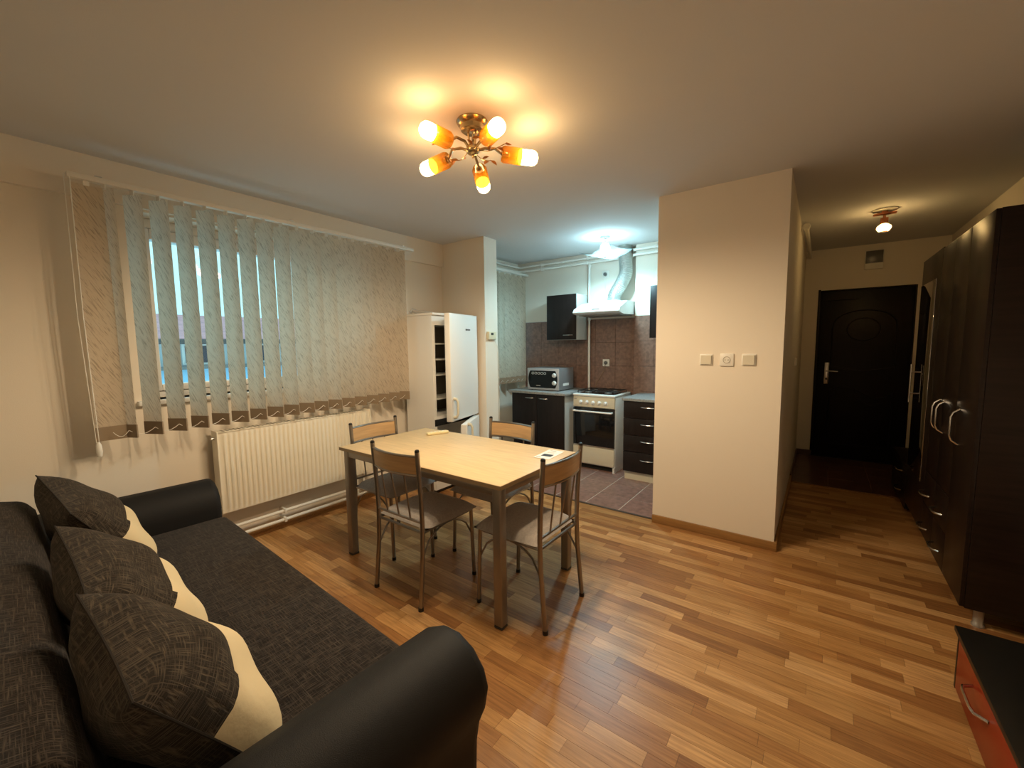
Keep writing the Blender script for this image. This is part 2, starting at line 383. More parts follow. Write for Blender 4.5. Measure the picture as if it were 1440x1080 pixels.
# windows
def window(name, w, splits, label):
    y0, y1, z0, z1 = w; x0, x1 = -3.58, -3.50
    fr = MB().box((x0, y0, z0), (x1, y0+.055, z1), .006).box((x0, y1-.055, z0), (x1, y1, z1), .006).box((x0, y0+.055, z0), (x1, y1-.055, z0+.04), .006).box((x0, y0+.055, z1-.06), (x1, y1-.055, z1), .006)
    o = struct(name, fr, WHITE, label)
    e = [y0+.055]+splits+[y1-.055]
    for k in range(len(e)-1):
        a, b_ = e[k]+.004, e[k+1]-.004
        s = MB().box((x0+.01, a, z0+.042), (x1+.015, a+.06, z1-.064), .006).box((x0+.01, b_-.06, z0+.042), (x1+.015, b_, z1-.064), .006).box((x0+.01, a+.06, z0+.042), (x1+.015, b_-.06, z0+.085), .006).box((x0+.01, a+.06, z1-.13), (x1+.015, b_-.06, z1-.064), .006)
        so = s.build('sash', WHITE, o)
        B((x0+.04, a+.055, z0+.08), (x0+.046, b_-.055, z1-.125)).build('pane', GLASS, so)
    B((-3.50, y0-.04, z0-.03), (WX+.035, y1+.04, z0), .006).build('sill', WHITE, o)
window('window_1', W1, [1.98], 'white framed window behind the long vertical blind')
window('window_2', W2, [], 'white framed kitchen window behind the short blind')

# entrance door
struct('trim_4', B((-.06, YE-.005, -.02), (.83, YE+.14, .012), .003), DOORM, 'dark threshold under the entrance door')
d = struct('door_1', B((-.036, YE+.02, .012), (.808, YE+.07, 2.011), .004), DOORM, 'dark embossed steel entrance door')
MB().box((-.055, YE-.008, 0), (-.030, YE+.08, 2.03), .003).box((.800, YE-.004, 0), (.812, YE+.08, 2.02), .003).box((-.03, YE-.008, 2.008), (.80, YE+.08, 2.02), .003).build('frame', DOORM, d)
cxd = .386; yd = YE+.02
def mould(pts, r=.007): return MB().tube(pts, r, 8)
up_ = [(.10, yd, 1.12)]+[(.10, yd, 1.12+.45*i/6) for i in range(1, 7)]+[(cxd-.286*math.cos(PI*i/16), yd, 1.57+.20*math.sin(PI*i/16)**.8) for i in range(17)]+[(.672, yd, 1.57-.45*i/6) for i in range(7)]+[(.672-.572*i/8, yd, 1.12-.05*math.sin(PI*i/8)) for i in range(1, 9)]
mould(up_).build('moulding', DOORM, d)
inn = [(cxd-.15*math.cos(2*PI*i/24), yd, 1.55+.13*math.sin(2*PI*i/24)) for i in range(25)]
mould(inn, .006).build('moulding', DOORM, d)
lo_ = [(.10, yd, .18), (.10, yd, .82)]+[(.10+.572*i/12, yd, .82+.06*math.sin(2*PI*i/12)) for i in range(1, 13)]+[(.672, yd, .18), (.10, yd, .18)]
mould(lo_).build('moulding', DOORM, d)
mould([(.16+.44*i/12, yd, .72+.05*math.sin(2*PI*i/12)) for i in range(13)], .006).build('moulding', DOORM, d)
mould([(.02, yd, 1.90), (.33, yd, 1.90)], .005).build('moulding', DOORM, d)
hp = B((.045, yd-.008, .90), (.090, yd, 1.16), .006).build('handle_plate', CHROME, d); hp['label'] = 'chrome handle plate with keyhole'
MB().tube([(.068, yd-.005, 1.06), (.068, yd-.05, 1.06), (.08, yd-.055, 1.06), (.175, yd-.055, 1.055)], .009, 10).build('lever', CHROME, hp)
MB().lathe([(.0, 0), (.012, 0), (.012, .012), (0, .012)], (.068, yd-.02, .965), (0, 1, 0), 14).build('key_cylinder', BLACK, hp)

# ------------------------------------------------------------------ outside
hs = thing('neighbour_house', (-14, 5, -4), 'house across the street with red tiled roof seen through the blind slits', 'house')
B((-16, -9, -4), (-12.2, 20, .95)).build('lower_wall', HOUSEB, hs)
B((-16, -9, .95), (-12.3, 20, 1.62)).build('upper_wall', HOUSEW, hs)
for k in range(16):
    yy = -6+k*1.55
    wn = B((-12.34, yy, 1.02), (-12.26, yy+.7, 1.52)).build('window', WHITE, hs)
    B((-12.30, yy+.06, 1.07), (-12.25, yy+.64, 1.48)).build('pane', HGLASS, wn)
B((-12.2, -9.2, .92), (-12.02, 20.2, 1.0)).build('ledge', P('house_ledge', (.18,.18,.18), .8), hs)
rf = MB()
n = 10
for k in range(n):
    t0, t1 = k/n, (k+1)/n
    xa, za = -11.8-3.4*t0, 1.62+.76*t0; xb, zb = -11.8-3.4*t1, 1.62+.76*t1
    rf.prism([(xa, za+.03), (xb, zb+.03), (xb, zb), (xa, za-.03)], 1, -9.4, 20.4)
rf.build('roof', ROOFT, hs)
MB().tube([(-11.8, -9.4, 1.58), (-11.8, 20.4, 1.58)], .06, 8).build('gutter', P('dark_gutter', (.08,.07,.07), .5), hs)

# ------------------------------------------------------------------ vertical blinds
def blind(name, label, ys_, flat_first, y0, y1, x, ztop, zbot, tilt):
    th = thing(name, (x, (y0+y1)/2, zbot), label, 'blind')
    B((x-.022, y0, ztop), (x+.022, y1, ztop+.028), .004).build('rail', WHITEP, th)
    nb = max(2, int((y1-y0)/.9)+1)
    for k in range(nb):
        yy = y0+.12+(y1-y0-.24)*k/max(1, nb-1)
        MB().box((x-.015, yy-.015, ztop+.028), (x+.015, yy+.015, ztop+.034)).box((BEAMX, yy-.012, ztop+.03), (x+.012, yy+.012, ztop+.036)).build('bracket', CHROME, th)
    W = .127; h = ztop-.02-zbot
    def strip(zl, zh, t):
        m = MB(); nn = 6
        m.grid(lambda u, v: ((u-.5)*W, .004*math.sin(PI*u), zl+(zh-zl)*v), nn, 8); return m
    sm = strip(.075, h, 0); me = sm.mesh('vane', (0,0,0), VANE, 60)
    uvl = me.uv_layers.new(name='UVMap')
    for lp in me.loops: co = me.vertices[lp.vertex_index].co; uvl.data[lp.index].uv = (co.x, co.z)
    wm = MB().box((-W/2, -.002, 0), (W/2, .006, .077)).mesh('weight', (0,0,0), VWEIGHT)
    hm = MB().box((-.012, -.002, h-.005), (.012, .004, h+.022)).mesh('hook', (0,0,0), WHITEP)
    for k, yy in enumerate(ys_):
        o = bpy.data.objects.new('vane', me); COL.objects.link(o); o.parent = th
        o.location = (0, yy-th.location.y, 0)
        o.rotation_euler = (0, 0, (PI/2 if (flat_first and k == 0) else PI/2-tilt)+random.uniform(-.025, .025))
        for nm, mm in (('weight', wm), ('hook', hm)):
            c = bpy.data.objects.new(nm, mm); COL.objects.link(c); c.parent = o
    ch = MB()
    for a, b_ in zip(ys_[:-1], ys_[1:]):
        ch.tube([(x+.03, a+(b_-a)*i/6, zbot+.045-.03*math.sin(PI*i/6)) for i in range(7)], .0016, 5)
    ch.build('link_chain', WHITEP, th)
    return th
ys1 = [.508]+[.575+.1165*k for k in range(18)]
b1 = blind('vertical_blind', 'long beige patterned vertical blind over the radiator, slats half open', ys1, True, .435, 2.73, -3.20, 2.318, .91, math.radians(61.5))
ct = MB().tube([(-3.18, .445, 2.33), (-3.175, .44, 1.6), (-3.18, .45, .90)], .0022, 8).tube([(-3.19, .425, 2.33), (-3.19, .42, 1.6), (-3.185, .44, .90)], .0018, 8).build('pull_cord', WHITEP, b1)
MB().lathe([(0, 0), (.010, .005), (.014, .03), (.012, .07), (.004, .085)], (-3.18, .447, .825)).build('cord_weight', WHITEP, ct)
ys2 = [3.62+.113*k for k in range(9)]
b2 = blind('vertical_blind', 'short beige vertical blind closed over the kitchen window', ys2, False, 3.52, 4.68, -3.20, 2.318, .93, math.radians(48))

# ------------------------------------------------------------------ radiator and pipes
ra = thing('panel_radiator', (-3.27, 1.6, .284), 'cream ribbed panel radiator under the long blind', 'radiator')
RY0, RY1, RZ0, RZ1, RX = 1.02, 2.20, .284, .86, -3.22
m = MB(); nrib = 34; pts = []
per = (RY1-RY0-.06)/nrib
prof = [(RY0, 0)]
for k in range(nrib):
    a = RY0+.03+k*per
    prof += [(a, 0), (a+per*.18, .009), (a+per*.55, .009), (a+per*.73, 0)]
prof.append((RY1, 0))
def ribz(v):
    return max(0, min(1, min(v, 1-v)/.06))
zs = [0, .025, .06, .5, .94, .975, 1]
vs = []; fs = []; npf = len(prof)
for v in zs:
    for (yy, dx) in prof: vs.append((RX-.009+dx*ribz(v-.012 if v < .5 else v+.012), yy, RZ0+.006+(RZ1-RZ0-.012)*v))
for j in range(len(zs)-1):
    for i in range(npf-1): fs.append((j*npf+i, j*npf+i+1, (j+1)*npf+i+1, (j+1)*npf+i))
m.add(vs, fs); m.build('front_panel', RADM, ra, smooth=50)
B((RX-.085, RY0+.004, RZ0+.02), (RX-.012, RY1-.004, RZ1-.012)).build('core', RADM, ra)
for yy in (RY0-.004, RY1-.004): B((RX-.10, yy, RZ0+.005), (RX-.002, yy+.008, RZ1), .002).build('side_cover', RADM, ra)
g = MB().box((RX-.10, RY0, RZ1-.012), (RX-.004, RY1, RZ1-.006), .001)
g.build('top_cover', RADM, ra)
slots = MB()
for k in range(44): slots.box((RX-.085, RY0+.04+k*.025, RZ1-.0062), (RX-.02, RY0+.052+k*.025, RZ1-.0052))
slots.build('top_grille', P('grille_shadow', (.25,.22,.17), .7), ra)
MB().lathe([(0, -.02), (.011, -.02), (.011, 0), (0, 0)], (RX-.045, RY0-.004, RZ1-.05), (0, 1, 0), 12).build('vent_plug', CHROME, ra)
MB().tube([(RX-.06, RY1-.06, RZ0+.03), (RX-.06, RY1-.06, .165)], .008).tube([(RX-.06, RY1-.12, RZ0+.03), (RX-.06, RY1-.12, .10)], .008).build('feed_pipe', PIPE, ra)
for z_, lab in ((.155, 'upper white heating pipe running along the wall below the radiator'), (.085, 'lower white heating pipe running along the wall below the radiator')):
    hp_ = thing('heating_pipe', (-3.30, 1.4, z_), lab, 'pipe', 'heating pipes along the window wall')
    MB().tube([(-3.295, -.5, z_), (-3.295, 3.2, z_)], .0125, 12).build('tube', PIPE, hp_)
    for yy in (.2, 1.45, 2.6): MB().box((WX, yy-.01, z_-.018), (-3.278, yy+.01, z_+.018), .004).build('clip', WHITEP, hp_)

# ------------------------------------------------------------------ sofa
sf = thing('sofa', (-1.85, .3, 0), 'charcoal woven sofa with black padded arms in the foreground', 'sofa')
sf.rotation_euler = (0, 0, math.radians(-2.7))
SZ = .45
B((-2.80, -.22, .06), (-.92, .80, .24), .015).build('base', CHARC, sf)
B((-2.785, .02, .235), (-.93, .845, SZ), .035, 4).build('seat_mattress', SOFA, sf)
bk = MB(); prof = [(-.28, .10), (-.30, .70), (-.27, .755), (-.20, .785), (.03, .785), (.095, .768), (.125, .72), (.165, .45), (.165, .24), (-.2, .10)]
bk.prism(prof, 0, -2.76, -.94); o = bk.build('backrest', SOFA, sf, smooth=60)
bv = o.modifiers.new('soft', 'BEVEL'); bv.width = .02; bv.segments = 3; bv.limit_method = 'ANGLE'
def arm_profile(xi, xo):
    """closed profile in x,z from the inner face over the rolled top to the outer face"""
    s = 1 if xo > xi else -1; w = abs(xo-xi)
    p = [(.01, .03), (.0, .30), (-.005, .49), (.005, .555), (.04, .605), (.10, .638), (.155, .642), (.21, .620), (.248, .578), (.262, .53), (.252, .475), (.230, .42), (.218, .35), (.212, .20), (.212, .03)]
    return [(xi+s*q[0]*w/.262, q[1]) for q in p]
for xi, xo, lab in ((-2.79, -3.055, 'black padded sofa arm under the window'), (-.945, -.672, 'black padded sofa arm in the foreground')):
    m = MB().prism(arm_profile(xi, xo), 1, -.28, .83); o = m.build('armrest', CHARC, sf, smooth=60); o['label'] = lab
    bv = o.modifiers.new('soft', 'BEVEL'); bv.width = .03; bv.segments = 4; bv.limit_method = 'ANGLE'; bv.angle_limit = math.radians(50)
for fx, fy in ((-2.9, .78), (-.85, .78), (-2.9, -.2), (-.85, -.2)): B((fx-.03, fy-.03, 0), (fx+.03, fy+.03, .062), .004).build('foot', BLACK, sf)

def pillow(label, c, w, h, t, lean, yaw, roll, seed):
    """c centre; lean tilts the top back; local x = width, y = up the face, z = out of the face"""
    th = thing('throw_pillow', c, label, 'pillow', 'brown and cream pillows on the sofa')
    th.rotation_euler = (Matrix.Rotation(yaw+PI, 3, 'Z') @ Matrix.Rotation(lean, 3, 'X') @ Matrix.Rotation(roll, 3, 'Z')).to_euler()
    rnd = random.Random(seed); ph = [rnd.uniform(0, 6) for _ in range(6)]; N = 28
    def pos(u, v, side):
        x = u*w/2*(1-.06*(1-v*v)); y_ = v*h/2*(1-.06*(1-u*u))
        e = max(0, (1-abs(u)**2.6)*(1-abs(v)**2.6))
        z = t/2*e**.48
        z += .010*e*(math.sin(5*u+ph[0]+3*v)+.7*math.sin(7*v+ph[1]-4*u))
        z -= .03*math.exp(-((u-.25)**2/.02+(v+.15)**2/.05)) if side < 0 else 0
        return (x, y_, side*z)
    def part(name, side, sel, mat):
        m = MB(); idx = {}; uvs = []
        for j in range(N):
            for i in range(N):
                uc, vc = (i+.5)/N*2-1, (j+.5)/N*2-1
                if not sel(uc, vc): continue
                q = []
                for a, b_ in ((i, j), (i+1, j), (i+1, j+1), (i, j+1)):
                    if (a, b_) not in idx:
                        idx[(a, b_)] = len(m.v); m.v.append(pos(a/N*2-1, b_/N*2-1, side))
                    q.append(idx[(a, b_)])
                m.f.append(tuple(q if side > 0 else q[::-1]))
        me = m.mesh(name, (0,0,0), mat, 80); uvl = me.uv_layers.new(name='UVMap')
        for lp in me.loops: co = me.vertices[lp.vertex_index].co; uvl.data[lp.index].uv = (co.x, co.y)
        o = bpy.data.objects.new(name, me); COL.objects.link(o); o.parent = th; return o
    band = lambda u, v: -.72 < v+.10*u*u-.05 < .10
    part('back_cover', -1, lambda u, v: True, PILW)
    part('front_cover', 1, lambda u, v: not band(u, v), PILW)
    part('cream_band', 1, band, CREAM)['label'] = 'cream cloth band'
    pts = [pos(-1+2*i/14, -1, 0) for i in range(14)]+[pos(1, -1+2*i/14, 0) for i in range(14)]+[pos(1-2*i/14, 1, 0) for i in range(14)]+[pos(-1, 1-2*i/14, 0) for i in range(15)]
    m = MB().tube(pts, .0028, 6, False); o = m.build('seam_piping', PILW, th, local=True)
    return th
PL = math.radians(58)
pillow('brown and cream pillow beside the sofa arm under the window', (-2.45, .315, .662), .52, .46, .21, PL, math.radians(0), math.radians(8), 1)
pillow('brown and cream pillow in the middle of the three on the sofa', (-1.67, .272, .648), .52, .46, .22, PL, math.radians(-4), math.radians(7), 2)
pillow('brown and cream pillow beside the foreground sofa arm', (-1.155, .256, .640), .44, .47, .23, PL, math.radians(-2), math.radians(6), 3)

# ------------------------------------------------------------------ dining table
TX0, TX1, TY0, TY1 = -2.565, -1.190, 1.500, 2.262
tb = thing('dining_table', ((TX0+TX1)/2, (TY0+TY1)/2, 0), 'pale beech dining table with square grey metal legs', 'table')
B((TX0, TY0, .728), (TX1, TY1, .752), .003).build('tabletop', BEECH, tb)
MB().box((TX0+.002, TY0-.0015, .730), (TX1-.002, TY0+.001, .750)).box((TX1-.001, TY0, .730), (TX1+.0015, TY1, .750)).box((TX0-.0015, TY0, .730), (TX0+.001, TY1, .750)).build('edge_band', P('edge_band', (.33,.24,.14), .45), tb)
for a, b_, c, d_ in ((TX0+.07, TX1-.07, TY0+.022, TY0+.045), (TX0+.07, TX1-.07, TY1-.045, TY1-.022), (TX0+.022, TX0+.045, TY0+.07, TY1-.07), (TX1-.045, TX1-.022, TY0+.07, TY1-.07)):
    B((a, c, .685), (b_, d_, .728), .003).build('apron', TABLEM, tb)
for lx in (TX0+.045, TX1-.045):
    for ly in (TY0+.045, TY1-.045):
        lg = B((lx-.026, ly-.026, .012), (lx+.026, ly+.026, .728), .008, 3).build('leg', TABLEM, tb)
        B((lx-.0255, ly-.0255, 0), (lx+.0255, ly+.0255, .0135), .004).build('foot_cap', P('grey_cap', (.06,.055,.05), .5), lg)

# ------------------------------------------------------------------ dining chairs (local: faces +y)
def make_chair():
    th = thing('dining_chair', (0,0,0), '', 'chair', 'dining chairs around the table')
    w = .190; R = .0125
    m = MB(); nx = 14
    def st(u, v, top):
        x = (u-.5)*2; y_ = (v-.5)*2; e = ((1-abs(x)**5)*(1-abs(y_)**5))
        sx = .212*(1-.04*(y_ < 0)*abs(y_)); return (x*sx*(1-.02*y_*y_), y_*.202+.018, (.435+.045*max(0, e)**.5) if top else (.435-.004*e))
    m.grid(lambda u, v: st(u, v, True), nx, nx); m.grid(lambda u, v: st(u, v, False), nx, nx)
    m.build('seat', SEATF, th, smooth=70, local=True)
    for s in (-1, 1):
        po = MB().tube([(s*(w+.004), -.232, .008), (s*w, -.205, .30), (s*w, -.20, .47), (s*w, -.205, .62), (s*(w+.002), -.222, .868)], R, 12).build('back_post', CHAIRM, th, local=True)
        MB().lathe([(R, 0), (R*1.05, .004), (R*.8, .012), (0, .015)], (s*(w+.002), -.222, .868), (0, -.05, 1), 12).build('post_cap', BLACK, po, local=True)
        lg = MB().tube([(s*(w-.004), .205, .008), (s*(w-.008), .19, .43)], .0115, 12).build('leg', CHAIRM, th, local=True)
        MB().tube([(s*(w-.004), .205, 0), (s*(w-.004), .205, .02)], .0135, 12).build('foot_cap', BLACK, lg, local=True)
        MB().tube([(s*(w+.004), -.232, 0), (s*(w+.004), -.232, .02)], .0145, 12).build('foot_cap', BLACK, po, local=True)
        MB().tube([(s*w, -.20, .422), (s*(w-.008), .19, .422)], .008, 8).build('seat_rail', CHAIRM, th, local=True)
        MB().tube([(s*(w-.004), -.205, .27)]+[(s*(w-.008), -.19+.37*i/10, .30+.115*math.sin(PI*i/10)**.6) for i in range(1, 10)]+[(s*(w-.008), .193, .27)], .0058, 8).build('arch_brace', CHAIRM, th, local=True)
    for yy, in ((-.2,), (.19,)): MB().tube([(-w, yy, .422), (w, yy, .422)], .008, 8).build('seat_rail', CHAIRM, th, local=True)
    bow = lambda x: -.035*(1-(x/w)**2)
    for z_, yb in ((.842, -.220), (.738, -.212), (.478, -.203)):
        MB().tube([(x, yb+bow(x)*(1 if z_ > .6 else 0), z_) for x in [-w+2*w*i/12 for i in range(13)]], .0075, 8).build('back_rail', CHAIRM, th, local=True)
    m = MB(); 
    def pn(u, v, dy): x = -w+.010+(2*w-.020)*u; z_ = .745+.092*v; return (x, -.2125-.0065*v+bow(x)+dy, z_)
    m.grid(lambda u, v: pn(u, v, .005), 12, 2); m.grid(lambda u, v: pn(u, v, -.005), 12, 2)
    for v in (0, 1): m.grid(lambda u, k: pn(u, v, -.005+.01*k), 12, 1)
    for u in (0, 1): m.grid(lambda k, v: pn(u, v, -.005+.01*k), 1, 2)
    m.build('back_panel', BEECHB, th, local=True)
    for x in (-.098, 0, .098):
        MB().tube([(x, -.203, .478), (x, -.207+bow(x)*.5, .61), (x, -.212+bow(x), .738)], .005, 8).build('spindle', CHAIRM, th, local=True)
    return th
ch0 = make_chair()
CH = [((-1.855, 1.625), 0, 'metal dining chair on the sofa side of the table, backrest toward the sofa'),
      ((-1.255, 1.822), PI/2, 'metal dining chair at the right end of the table, beside the leaflet'),
      ((-2.425, 1.835), -PI/2, 'metal dining chair at the radiator end of the table'),
      ((-1.790, 2.175), PI, 'metal dining chair on the kitchen side of the table')]
for i, ((cx, cy), rz, lab) in enumerate(CH):
    o = ch0 if i == 0 else copy_tree(ch0)
    o.location = (cx, cy, 0); o.rotation_euler = (0, 0, rz); o['label'] = lab

# things on the table
rc = thing('remote_control', (-2.305, 2.15, .752), 'slim cream remote control lying on the dining table', 'remote control')
rc.rotation_euler = (0, 0, math.radians(70))
B((-.085, -.021, 0), (.085, .021, .020), .006, 3).build('case', P('cream_plastic', (.78,.68,.40), .4), rc, local=True)
for k in range(4): B((-.055+.03*k, -.009, .019), (-.042+.03*k, .009, .0225), .002).build('button', WHITEP, rc, local=True)
lf = thing('leaflet', (-1.297, 2.115, .752), 'white printed leaflet with a dark picture at the table corner', 'leaflet')
lf.rotation_euler = (0, 0, math.radians(4))
m = MB(); m.grid(lambda u, v: ((u-.5)*.105, (v-.5)*.205, .0015+.004*(v-.5)**2), 4, 8); m.grid(lambda u, v: ((u-.5)*.105, (v-.5)*.205, .0003+.004*(v-.5)**2), 4, 8)
m.build('sheet', PAPER, lf, local=True)
MB().grid(lambda u, v: (-.03+.065*u, -.05+.05*v, .0024), 2, 2).build('picture', PRINTD, lf, local=True)
MB().grid(lambda u, v: (-.045+.03*u, -.085+.012*v, .0026), 1, 1).grid(lambda u, v: (-.03+.05*u, .03+.004*v, .0024), 1, 1).grid(lambda u, v: (-.03+.06*u, .045+.004*v, .0024), 1, 1).grid(lambda u, v: (-.03+.04*u, .075+.01*v, .0028), 1, 1).build('print_lines', P('grey_ink', (.3,.3,.3), .7), lf, local=True)

# ------------------------------------------------------------------ refrigerator (front faces +x)
FX0, FX1, FY0, FY1, FZ = -3.272, -2.885, 2.655, 3.205, 1.70
fr = thing('refrigerator', (-3.1, 2.93, 0), 'white fridge freezer with both doors ajar beside the partition', 'refrigerator')
zs_ = .71                                     # level where the two doors meet
t = .035
cb = MB().box((FX0, FY0, .04), (FX1, FY0+t, FZ)).box((FX0, FY1-t, .04), (FX1, FY1, FZ)).box((FX0, FY0+t, .04), (FX0+.05, FY1-t, FZ)).box((FX0+.05, FY0+t, FZ-.09), (FX1, FY1-t, FZ)).box((FX0+.05, FY0+t, zs_-.05), (FX1, FY1-t, zs_+.04)).box((FX0+.05, FY0+t, .04), (FX1, FY1-t, .12))
cb.build('cabinet', WHITE, fr)
B((FX0-.01, FY0-.006, FZ), (FX1+.02, FY1+.006, FZ+.022), .004).build('top_panel', WHITE, fr)
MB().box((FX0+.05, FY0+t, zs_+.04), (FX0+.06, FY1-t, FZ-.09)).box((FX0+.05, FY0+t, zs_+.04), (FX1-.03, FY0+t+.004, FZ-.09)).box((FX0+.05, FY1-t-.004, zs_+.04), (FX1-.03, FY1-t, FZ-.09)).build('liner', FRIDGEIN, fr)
for z_ in (1.43, 1.28, 1.13, .90): B((FX0+.06, FY0+t+.004, z_), (FX1-.05, FY1-t-.004, z_+.012)).build('shelf', P('shelf_edge', (.62,.62,.58), .4), fr)
def fdoor(z0, z1, ang, handle_top, hz):
    dr = bpy.data.objects.new('door', None); COL.objects.link(dr); dr.parent = fr
    dr.location = Vector((FX1+.006, FY1, z0))-Vector(fr.location); dr.rotation_euler = (0, 0, math.radians(ang))
    W_ = FY1-FY0
    B((0, -W_, 0), (.058, 0, z1-z0), .008, 3).build('door_panel', WHITE, dr, local=True)
    B((-.010, -W_+.025, .03), (0, -.025, z1-z0-.03), .004).build('door_seal', P('seal_grey', (.45,.44,.40), .7), dr, local=True)
    hh = .175; zb = hz-z0
    MB().tube([(.055, -W_+.045, zb), (.085, -W_+.045, zb+.004), (.098, -W_+.05, zb+.03), (.098, -W_+.05, zb+hh-.03), (.085, -W_+.045, zb+hh-.004), (.055, -W_+.045, zb+hh)], [.016, .015, .012, .012, .015, .016], 10).build('handle', CREAME, dr, local=True)
    return dr
d1 = fdoor(zs_+.005, FZ+.012, 14.5, True, .755)
lg = MB()
for k, (a, b_) in enumerate(((-.250, -.226), (-.220, -.204), (-.198, -.184), (-.178, -.160))): lg.box((.058, a, .845+.002*(k % 2)), (.0595, b_, .861-.002*(k % 2)))
lg.build('badge', PRINTD, d1, local=True)['label'] = 'small dark maker badge'
B((FX1, FY0+.006, zs_-.05), (FX1+.004, FY1-.006, zs_+.012)).build('gap_shade', BLACK, fr)  # black strip stands in for the shade in the gap between the doors
fdoor(.06, zs_-.012, 29, False, .52)
B((FX0+.03, FY0+.02, 0), (FX1-.03, FY1-.02, .045)).build('plinth', BLACK, fr)
bs = MB(); 
bs.tube([(-3.23, 2.70, FZ+.042), (-3.22, 2.72, FZ+.065), (-3.18, 2.75, FZ+.045), (-3.10, 2.76, FZ+.041), (-3.0, 2.78, FZ+.032)], [.016, .02, .02, .016, .006], 8)
tag(bs.build('crumpled_plastic_bag', P('grey_plastic_bag', (.5,.49,.47), .4), None), 'crumpled grey plastic bag lying on top of the fridge', 'bag')

# thermostat on the partition end
tmh = thing('thermostat', (-2.752, 3.345, 1.475), 'beige wall thermostat with a small grey display on the partition end', 'thermostat')
B((-2.752, 3.285, 1.475), (-2.722, 3.405, 1.555), .005).build('case', P('beige_plastic', (.70,.64,.46), .45), tmh)
B((-2.723, 3.315, 1.52), (-2.7205, 3.355, 1.543)).build('display', LCD, tmh)
MB().tube([(-2.745, 3.39, 1.478), (-2.742, 3.415, 1.44), (-2.742, 3.445, 1.40), (-2.744, 3.462, 1.30), (-2.744, 3.466, .4)], .0025, 6).build('cable', PIPE, tmh)

# ------------------------------------------------------------------ kitchen
def bow_handle(parent, c, L, axis, out, mat=CHROME, depth=.028, r=.005):
    """curved pull, ends on the front; axis/out are unit vectors"""
    a, o_ = Vector(axis), Vector(out); c = Vector(c)
    pts = [c+a*(L*(i/12-.5))+o_*(depth*math.sin(PI*i/12)**.6) for i in range(13)]
    return MB().tube(pts, r, 8).build('handle', mat, parent)
KY = 4.085                                    # front plane of the left base cabinet
cab = thing('base_cabinet', (-2.67, 4.38, 0), 'wenge kitchen base cabinet with two doors under the microwave', 'cabinet')
MB().box((-3.035, KY+.018, .10), (-3.017, YK-.02, .835)).box((-2.323, KY+.018, .0), (-2.305, YK-.02, .835)).box((-3.017, KY+.03, .10), (-2.323, YK-.03, .12)).box((-3.017, YK-.04, .10), (-2.323, YK-.03, .835)).box((-3.017, KY+.02, .815), (-2.323, YK-.03, .835)).build('carcass', GREYL, cab)
for x0, x1, hx in ((-3.035, -2.672, -2.78), (-2.668, -2.305, -2.585)):
    dd = B((x0+.001, KY, .10), (x1-.001, KY+.018, .832), .002).build('door', WENGEK, cab)
    bow_handle(dd, (hx, KY, .785), .12, (1,0,0), (0,-1,0), depth=.022)
B((-3.03, KY+.05, 0), (-2.323, KY+.066, .10)).build('plinth', GREYL, cab)
ctp = tag(MB().box((-3.075, KY-.03, .836), (-2.275, YK-.009, .868), .006).build('countertop', WORKT), 'grey mottled countertop under the microwave', 'countertop')
dc = thing('drawer_cabinet', (-1.31, 4.35, 0), 'wenge drawer cabinet with four drawers right of the stove', 'cabinet')
DX0, DX1 = -1.605, -1.04
MB().box((DX0, KY+.018, .10), (DX0+.018, 4.585, .835)).box((DX1-.018, KY+.018, .10), (DX1, 4.585, .835)).box((DX0+.018, KY+.03, .10), (DX1-.018, 4.575, .118)).box((DX0+.018, 4.565, .10), (DX1-.018, 4.575, .835)).build('carcass', GREYL, dc)
for z0, z1 in ((.66, .832), (.485, .656), (.31, .481), (.10, .306)):
    dd = B((DX0, KY, z0), (DX1, KY+.018, z1), .002).build('drawer', WENGEK, dc)
    bow_handle(dd, (-1.36, KY, (z0+z1)/2+.03), .13, (1,0,0), (0,-1,0), depth=.022)
B((DX0+.005, KY+.04, 0), (DX1, KY+.056, .10)).build('plinth', CREAME, dc)
tag(MB().box((DX0-.008, KY-.03, .836), (-1.022, 4.592, .866), .006).build('countertop', WORKT), 'grey mottled countertop on the drawer cabinet', 'countertop')

# stove
st = thing('gas_stove', (-1.99, 4.43, 0), 'white freestanding gas stove with black oven glass', 'stove')
SX0, SX1, SY = -2.245, -1.745, 4.195
MB().box((SX0, SY+.02, .06), (SX1, YK-.02, .835), .004).build('body', WHITE, st)
for sx in (SX0, SX1-.02): B((sx, SY, 0), (sx+.02, YK-.03, .062)).build('base_side', WHITE, st)
B((SX0+.02, SY+.05, .005), (SX1-.02, SY+.07, .10)).build('plinth', DARKG, st)
B((SX0-.003, SY-.012, .835), (SX1+.003, YK-.03, .862), .010, 3).build('hob', WHITE, st)
B((SX0+.03, SY+.045, .861), (SX1-.03, YK-.07, .866), .002).build('hob_plate', OVENG, st)
pn_ = B((SX0+.002, SY-.004, .715), (SX1-.002, SY+.02, .832), .006).build('control_panel', CREAME, st)
for k in range(5):
    kx = SX0+.10+.074*k
    MB().lathe([(.021, 0), (.021, .008), (.016, .012), (.015, .028), (.010, .031), (0, .031)], (kx, SY-.003, .770), (0, -1, 0), 18).build('knob', WHITE, pn_)
MB().box((SX0+.01, SY-.006, .800), (SX0+.045, SY-.004, .806)).build('panel_print', P('grey_ink', (.3,.3,.3), .7), pn_)
od = B((SX0+.004, SY-.010, .275), (SX1-.004, SY+.02, .708), .004).build('oven_door', OVENG, st)
B((SX0+.004, SY-.012, .275), (SX1-.004, SY-.008, .285)).build('door_trim', CHROME, od)
